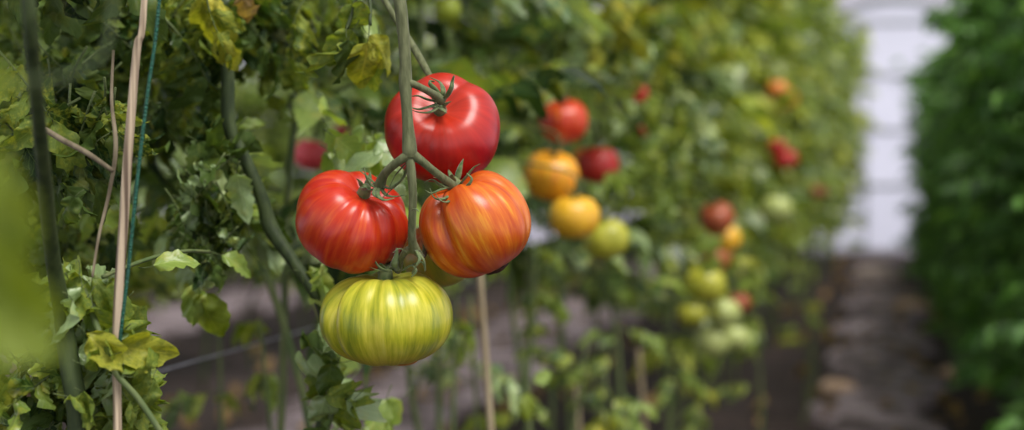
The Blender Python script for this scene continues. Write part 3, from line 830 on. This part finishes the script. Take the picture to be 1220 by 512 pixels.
# leaves on the vine to the left
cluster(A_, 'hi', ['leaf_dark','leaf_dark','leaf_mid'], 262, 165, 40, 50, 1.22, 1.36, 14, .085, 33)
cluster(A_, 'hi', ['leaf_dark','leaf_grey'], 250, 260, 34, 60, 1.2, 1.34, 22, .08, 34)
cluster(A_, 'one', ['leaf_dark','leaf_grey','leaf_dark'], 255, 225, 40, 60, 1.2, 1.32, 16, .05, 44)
hang(A_, 'onem', 'leaf_bright', 236,330,1.22, 234,388,1.2, .055, g, .8)
hang(A_, 'onem', 'leaf_mid', 232,325,1.22, 214,370,1.2, .04, g, .8)
hang(A_, 'one', 'leaf_mid', 250,300,1.2, 292,310,1.2, .04, g, .5)
cluster(A_, 'onem', 'leaf_mid', 375, 318, 18, 12, 1.2, 1.24, 3, .035, 35, check=False)
cluster(A_, 'onem', ['leaf_dark','leaf_grey'], 322, 262, 20, 30, 1.25, 1.3, 5, .04, 36)
# low hanging clump under the green tomato
mb = MB(); add_tube(mb, pk((387,400,1.25),(402,440,1.23),(398,480,1.22),(384,530,1.22)), .0028, 6, 5); mb.build('side_shoot', M['vine_pale'], A_)
cluster(A_, 'onem', ['leaf_grey','leaf_dark','leaf_mott'], 398, 462, 26, 45, 1.18, 1.28, 18, .05, 37)
cluster(A_, 'one', ['leaf_grey','leaf_mid'], 440, 478, 40, 25, 1.3, 1.4, 6, .06, 38)
# upper canopy, out of frame and along the top: shades the left side
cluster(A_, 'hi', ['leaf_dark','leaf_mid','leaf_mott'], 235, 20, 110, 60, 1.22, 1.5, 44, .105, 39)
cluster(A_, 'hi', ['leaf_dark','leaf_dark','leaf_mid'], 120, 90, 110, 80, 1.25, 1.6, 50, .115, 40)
hang(A_, 'mott', 'leaf_yellow', 246,-30,1.2, 240,60,1.18, .085, g, .8)
hang(A_, 'onem', 'leaf_yellow', 238,-25,1.2, 232,48,1.18, .06, g, .8)
hang(A_, 'onem', 'leaf_dry', 292,-20,1.22, 294,30,1.22, .04, g, .8)
cluster(A_, 'hi', ['leaf_mid','leaf_grey'], 350, 10, 50, 30, 1.4, 1.7, 12, .11, 41)

# ------------------------------------------------------------------ near left plant with the curled mottled leaves
bx = P(85, 512, .98)
B = empty('tomato_plant', (bx[0], bx[1], 0)); tag(B, 'tomato plant with yellow mottled curled leaves at the lower left', 'tomato plant')
mb = MB()
add_tube(mb, [np.array([bx[0], bx[1], -.02])] + pk((92,700,.98),(94,512,.98),(84,440,.98),(74,370,.98),(62,300,.95),(52,200,.88),(42,100,.82),(32,-20,.78),(10,-300,.8)), [.009,.008,.0075,.007,.006,.005,.0045,.004,.004,.003], 10, 5)
mb.build('main_stem', M['vine'], B)
cluster(B, 'onem', ['leaf_mott','leaf_mott','leaf_grey','leaf_yellow'], 108, 388, 42, 52, .97, 1.05, 46, .033, 161)
cluster(B, 'onem', ['leaf_mott','leaf_grey','leaf_mott','leaf_mott'], 128, 458, 50, 50, .96, 1.05, 60, .034, 62)
cluster(B, 'onem', ['leaf_mott','leaf_grey'], 95, 345, 22, 18, .98, 1.02, 10, .036, 63)
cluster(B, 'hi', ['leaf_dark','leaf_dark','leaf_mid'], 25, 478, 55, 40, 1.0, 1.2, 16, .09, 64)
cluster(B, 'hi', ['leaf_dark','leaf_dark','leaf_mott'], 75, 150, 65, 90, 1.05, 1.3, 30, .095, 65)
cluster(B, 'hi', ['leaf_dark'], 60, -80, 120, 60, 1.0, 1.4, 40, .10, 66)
mb = MB(); add_tube(mb, pk((100,345,1.0),(118,395,.98),(135,440,.97),(165,475,.97),(195,520,.97)), .0024, 6, 5); mb.build('side_shoot', M['vine_pale'], B); mb = MB(); add_tube(mb, pk((122,330,1.0),(150,318,1.02),(185,306,1.05),(222,299,1.08),(250,300,1.15)), .0016, 6, 5)
mb.build('side_shoot', M['vine_pale'], B)
g = R_(71)
hang(B, 'one', 'leaf_mid', 165,318,1.04, 222,338,1.03, .040, g, .9)
hang(B, 'one', 'leaf_grey', 150,318,1.04, 120,330,1.05, .035, g, .8)
hang(B, 'onem', 'leaf_dark', 100,226,1.0, 55,250,1.0, .032, g, .6)
mb = MB(); add_tube(mb, pk((135,60,1.03),(133,120,1.02),(138,175,1.0),(130,230,1.0),(118,280,.99),(110,330,.98)), [.0012,.0014,.0018,.0015,.0012,.0010], 6, 5)
o = mb.build('dry_shoot', M['dry_stem'], B); o['label'] = 'dry brown shoot'
mb = MB(); add_tube(mb, pk((50,152,1.0),(75,167,.99),(105,183,.98),(135,204,.98)), [.0022,.0022,.0020,.0016], 8, 5)
o = mb.build('dry_shoot', M['dry_stem'], B); o['label'] = 'cut greyish brown side shoot'

cluster(B, 'hi', ['leaf_dark','leaf_mid'], 70, 285, 60, 40, 1.25, 1.6, 24, .10, 67)
cluster(B, 'hi', ['leaf_mid','leaf_far'], 120, 300, 90, 40, 1.7, 2.1, 26, .13, 68)
# reed cane and green twine
mb = MB(); cz = P(146, 700, 1.0)
add_tube(mb, pk((185,-360,.985),(172,0,.975),(163,60,.975),(152,190,.975),(148,256,.975),(142,340,.975),(139,420,.975),(140,512,.975),(140,700,.975)) + [np.array([cz[0], cz[1], -.03])],
         [.0016,.0022,.0028,.0033,.0034,.0034,.0032,.0030,.004,.004], 8, 5)
tag(mb.build('reed_cane', M['cane']), 'pale split reed cane standing upright among the left leaves', 'cane')
mb = MB(); pts = pk((225,-400,.97),(190,0,.968),(176,110,.966),(163,220,.965),(153,320,.966),(144,396,.968),(141,440,.978),(140,520,.981),(140,690,.98))
add_tube(mb, pts, .0013, 7, 6)
tag(mb.build('green_twine', M['twine']), 'dark green twine running tight beside the reed cane', 'twine')

# blurred plant close to the lens at the far left
cx_ = P(-75, 256, .40)
Cp = empty('tomato_plant', (cx_[0], cx_[1], 0)); tag(Cp, 'blurred plant with bright leaves closest at the left edge', 'tomato plant')
mb = MB()
add_tube(mb, [np.array([cx_[0], cx_[1], -.02]), np.array([cx_[0], cx_[1], .35])] + pk((-80,420,.4),(-70,200,.4),(-50,60,.4),(-60,-160,.42)), [.007,.007,.006,.005,.004,.003], 8, 5)
mb.build('main_stem', M['vine_pale'], Cp)
mb = MB(); add_tube(mb, pk((-60,90,.4),(20,96,.47),(80,90,.52),(125,60,.56),(135,-10,.58)), [.0022,.0018,.0015,.0012,.0010], 6, 5)
mb.build('side_shoot', M['vine'], Cp)
g = R_(81)
for (a, b, tx, ty, s) in ((-50,150,4,240,.038),(-75,180,16,300,.045),(-70,230,18,330,.043),(-75,260,12,360,.042),(-68,330,12,410,.036),(-65,360,4,420,.034),(-55,60,14,96,.020)):
    hang(Cp, 'one', 'leaf_bright', a, b, .40, tx, ty, .385, s, g, .9)

# ------------------------------------------------------------------ left row
names = {1: 'tomato plant behind the big truss, blurred dark foliage', 2: 'tomato plant right behind the big red tomato',
         3: 'tomato plant behind the round red and yellow bunch', 4: 'leafy tomato plant just right of the yellow bunch',
         5: 'tomato plant left of the far mixed cluster', 6: 'tomato plant bearing the far mixed cluster of green tomatoes', 7: 'tomato plant bearing the single pale green tomato'}
rg = random.Random(3); PL = {}
y = 1.5; i = 1
while y < 12.8:
    x = -.64 + rg.uniform(-.05, .05) + .020*(y-1.5)
    near = i <= 5
    mats = ['leaf_mid','leaf_grey','leaf_dark'] if i > 1 else ['leaf_dark','leaf_mid','leaf_mid']
    lab = names.get(i, 'leafy tomato plant farther down the left row, soft with distance')
    PL[i] = plant(x, y, (2.2 if y < 4 else 1.85)+rg.uniform(-.1,.1), 190 if near else 190, .5 if i < 4 else .36, .185 if near else .20, ('leaf_far','leaf_grey','leaf_mid')[i % 3] if not near else mats[0], lab, 'tomato plants of the left row', 1000+i,
          individual=near, kind='lo', mats=mats, dens_pow=.8, jit=.07, extra_stems=2, stem_r=.0045, smat='vine_pale')
    y += .45 if y < 4 else .5; i += 1
cluster(PL[4], 'hi', ['leaf_grey','leaf_mid'], 752, 122, 22, 14, 2.45, 2.6, 7, .11, 91, check=False)
cluster(PL[4], 'one', ['leaf_grey','leaf_mid'], 776, 164, 12, 14, 2.5, 2.65, 3, .055, 92, check=False)
cluster(PL[4], 'one', ['leaf_mid','leaf_dark'], 724, 212, 10, 8, 2.2, 2.3, 3, .055, 93, check=False)
cluster(PL[3], 'hi', ['leaf_yellow','leaf_grey'], 650, 105, 18, 16, 2.0, 2.15, 5, .09, 94)
cluster(PL[4], 'hi', ['leaf_grey','leaf_mid','leaf_yellow'], 745, 60, 50, 45, 2.2, 2.5, 22, .12, 95)
cluster(PL[5], 'hi', ['leaf_grey','leaf_mid','leaf_mid'], 800, 160, 35, 60, 2.4, 2.8, 20, .12, 96)
cluster(PL[6], 'one', ['leaf_mid','leaf_yellow'], 862, 320, 26, 60, 2.6, 2.75, 8, .05, 97, check=False)
cluster(PL[7], 'one', ['leaf_yellow','leaf_mid'], 935, 112, 16, 12, 3.6, 3.8, 4, .06, 98, check=False)
# low sparse shoots at the feet of the row
for k, (px, py, d, n_, mt) in enumerate(((545,350,1.95,7,'leaf_mid'),(560,400,2.1,7,'leaf_grey'),(625,470,2.3,3,'leaf_bright'),(640,330,2.3,7,'leaf_mid'),(700,440,2.4,6,'leaf_mid'),(735,420,2.6,8,'leaf_mid'),(720,480,2.2,6,'leaf_yellow'),(800,400,2.9,9,'leaf_yellow'),(830,440,3.0,9,'leaf_mid'),(900,400,3.4,8,'leaf_mid'),(955,370,4.4,8,'leaf_yellow'),(310,440,1.75,4,'leaf_bright'),(260,400,1.9,3,'leaf_mott'),(960,300,4.8,8,'leaf_mid'))):
    b = P(px, py, d); rt = empty('young_tomato_shoot', (b[0], b[1], 0))
    where = ['under the orange tomato','lower under the orange tomato','low at the bottom edge with two bright leaves','below the plain yellow tomato','low right of the wooden stake','dark low shoot in the middle distance','yellowing, at the bottom edge in the middle','yellowing, left of the far cluster','under the far mixed cluster','right below the far cluster','yellowing, near the path edge','bright, low left of the green tomato','yellowish, low on the left','far down the path edge'][k]
    tag(rt, 'low leafy tomato shoot ' + where, 'tomato shoot', 'low shoots at the foot of the left row')
    g = R_(600+k); mb = MB()
    add_tube(mb, [(b[0], b[1], -.02), (b[0]+g.normal(0,.02), b[1]+g.normal(0,.02), b[2]*.5), b+np.array([0,0,.06])], [.005,.004,.002], 6, 5); mb.build('main_stem', M['vine_pale'], rt)
    for j in range(max(2, int(n_*.7))):
        a = g.uniform(0, 2*PI); el = g.uniform(-.3,.6); s = g.uniform(.08,.12)
        v = np.array([math.cos(a)*math.cos(el), math.sin(a)*math.cos(el), math.sin(el)]); c = b + np.array([0,0,g.uniform(-.12,.05)])
        Am = frame(v, np.array([0,0,1.0])-FW*.4); ii = int(g.integers(9)); pts = POOL['hi'][ii][1]*s @ Am.T + c
        if clear(pts, .1*s): leaf_object(rt, 'hi', ii, mt if j % 3 else 'leaf_mid', 'vine_pale', c, Am, s)

g = R_(55)
b = P(628, 460, 1.72); rt = empty('young_tomato_shoot', (b[0], b[1], 0)); tag(rt, 'low shoot with two bright yellow green leaves hanging at the bottom edge', 'tomato shoot', 'low shoots at the foot of the left row')
mb = MB(); add_tube(mb, [(b[0], b[1], -.02), (b[0]+.01, b[1], b[2]*.6), b], [.003,.0025,.0014], 6, 4); mb.build('main_stem', M['vine_pale'], rt)
hang(rt, 'one', 'leaf_bright', 628,460,1.72, 606,488,1.70, .036, g, .8)
hang(rt, 'one', 'leaf_bright', 628,460,1.72, 640,502,1.70, .042, g, .8)
hang(rt, 'one', 'leaf_mid', 628,460,1.72, 655,440,1.72, .036, g, .8)
# stakes
for k, (px, d, hh, lab) in enumerate(((585,1.72,.70,'pale wooden stake below the orange tomato'),(768,2.75,.45,'thin pale stake left of the far mixed cluster'),(690,2.55,.42,'thin pale stake under the yellow tomatoes'))):
    b = P(px, 512, d); t = P(px-13, 330, d); dv = (t-b)/(t[2]-b[2])
    foot = b - dv*b[2]; top_ = foot + dv*hh
    mb = MB(); add_tube(mb, [foot-dv*.05, foot+(top_-foot)*.3+np.array([.004,0,0]), foot+(top_-foot)*.7, top_], [.0055,.005,.0045,.004], 8, 4)
    tag(mb.build('wooden_stake', M['stake']), lab, 'stake', 'stakes of the left row')
# trellis wire
w0 = P(165, 449, 1.5)
mb = MB(); add_tube(mb, [(w0[0], yy, w0[2]) for yy in np.linspace(.2, 13.4, 12)], .0012, 6, 0)
tag(mb.build('trellis_wire', M['wire']), 'thin pale wire stretched low behind the left plants', 'wire')

# ------------------------------------------------------------------ second row on the left
y = 2.2; i = 0
while y < 12.6:
    plant(-2.45+rg.uniform(-.08,.08), y, 1.85+rg.uniform(-.3,.3), 150, .36 if y < 9 else .45, .22, ['leaf_mid','leaf_grey','leaf_mid'][i % 3],
          'blurred tomato plant in the second row, behind the left row', 'tomato plants of the second row', 2000+i, dens_pow=.9)
    y += .5; i += 1
y = 4.6; i = 0
while y < 12.6:
    plant(-4.45+rg.uniform(-.08,.08), y, 1.75+rg.uniform(-.2,.2), 110, .3, .27, ['leaf_far','leaf_mid'][i % 2],
          'blurred tomato plant in the farthest row, along the milky film wall', 'tomato plants of the farthest row', 4000+i, dens_pow=.9, jit=.08)
    y += .6; i += 1
# ------------------------------------------------------------------ right row
y = 3.2; i = 0
while y < 12.8:
    plant(.50+rg.uniform(-.03,.03) + .012*max(0, 6-y), y, 1.47+rg.uniform(-.06,.06), 400, .03, .15, 'leaf_right',
          'dense lush green plant in the hedge right of the path', 'plants of the right hedge', 3000+i, kind='fine', elev=(-.1,.8), cat='plant', name='hedge_plant', xr=(1.6,1.1), jit=.09, extra_stems=3)
    y += .42; i += 1

# ------------------------------------------------------------------ litter and stones on the ground
g = R_(9); mb = MB()
for _ in range(420):
    k = g.integers(0, 3); x = (g.uniform(-.4,.4), g.uniform(-2.3,-1), g.uniform(-4.3,-.4))[k]; yy = g.uniform(3, 13)
    A = frame(np.array([g.normal(), g.normal(), .1]), np.array([0,0,1.0])+g.normal(0,.3,3)); s = g.uniform(.03,.09)
    xform(POOL['onem'][int(g.integers(6))][0], A*s, np.array([x, yy, .05]), mb)
tag(mb.build('fallen_leaves', [M['leaf_dry'], M['dry_stem']]), 'dry brown fallen leaves strewn over the soil and paths', 'fallen leaves', kind='stuff')
M['stone'] = simple_material('pale_stone', (.35,.27,.24), (.55,.45,.42), 20, .8)
M['stone2'] = simple_material('peach_stone', (.5,.33,.22), (.65,.47,.34), 20, .8)
def stone(px, py, rx_, rz_, mat, lab, seed):
    d = .8/((py-200)/FPX); c = P(px, py, d*.99); c[2] = .03
    bmv = []; g = R_(seed); mb = MB()
    nt_, np_ = 12, 20; th = np.linspace(0, PI, nt_+1); ph = np.linspace(0, 2*PI, np_, endpoint=False)
    a = g.uniform(0, 6.28, 4)
    V = [[rx_*math.sin(t)**.8*math.cos(p)*(1+.12*math.sin(2*p+a[0])+.07*math.sin(5*p+a[1])), rx_*.8*math.sin(t)**.8*math.sin(p)*(1+.1*math.sin(3*p+a[2])), rz_*np.sign(math.cos(t))*abs(math.cos(t))**.6*(1+.15*math.sin(3*p+a[3])*math.sin(t))] for t in th for p in ph]
    F = [(i*np_+j, (i+1)*np_+j, (i+1)*np_+(j+1) % np_, i*np_+(j+1) % np_) for i in range(nt_) for j in range(np_)]
    mb.add(np.array(V)+c, np.array(F)); tag(mb.build('stone', mat), lab, 'stone', 'stones on the path')
stone(1045,338,.16,.10,M['stone'],'large greyish stone at the far end of the path',1)
stone(997,470,.055,.03,M['stone2'],'peach coloured flat stone at the left edge of the path',2)
stone(1085,372,.09,.05,M['stone2'],'peach coloured stone by the hedge far down the path',3)
stone(1138,453,.06,.03,M['stone2'],'flat brownish stone by the hedge at the right edge of the path',4)

# ================================================================== LIGHT, SKY, CAMERA
w = bpy.data.worlds.new('sky'); sc.world = w; w.use_nodes = True
nt = w.node_tree; bgn = nt.nodes['Background']
bgn.inputs[1].default_value = 1.0
# hazy overcast sky: bright and milky low down, calmer overhead
wtc = N(nt, 'ShaderNodeTexCoord'); wsx = N(nt, 'ShaderNodeSeparateXYZ'); nt.links.new(wtc.outputs['Generated'], wsx.inputs[0])
wr = ramp(nt, wsx.outputs[2], [(0.0, (.98,.98,1.10)), (.16, (.92,.92,1.0)), (.45, (.50,.50,.52)), (1.0, (.42,.42,.43))])
nt.links.new(wr.outputs[0], bgn.inputs[0])
sl = bpy.data.lights.new('sun', 'SUN'); sl.energy = 4.2; sl.angle = math.radians(32); sl.color = (1.0,.96,.90)
so = bpy.data.objects.new('sun', sl); COL.objects.link(so)
sd = cam_dir(.40, 1.0, .50); so.rotation_euler = Vector(sd.tolist()).to_track_quat('Z', 'Y').to_euler(); so.location = (0, 0, 6)

cam = bpy.data.cameras.new('camera'); co = bpy.data.objects.new('camera', cam); COL.objects.link(co)
co.matrix_world = Matrix([[RT[r], UP[r], -FW[r], CAM[r]] for r in range(3)] + [[0,0,0,1]])
cam.sensor_fit = 'HORIZONTAL'; cam.sensor_width = 36; cam.lens = FPX*36/1220
cam.clip_start = .02; cam.clip_end = 100
cam.dof.use_dof = True; cam.dof.focus_distance = 1.06; cam.dof.aperture_fstop = 3.2; cam.dof.aperture_blades = 0
sc.camera = co
sc.view_settings.view_transform = 'Standard'; sc.view_settings.look = 'None'
sc.view_settings.gamma = 1; sc.view_settings.use_curve_mapping = False
sc.view_settings.exposure = 0.0
sc.cycles.use_denoising = True
sc.cycles.max_bounces = 6; sc.cycles.diffuse_bounces = 3; sc.cycles.glossy_bounces = 2; sc.cycles.transmission_bounces = 4
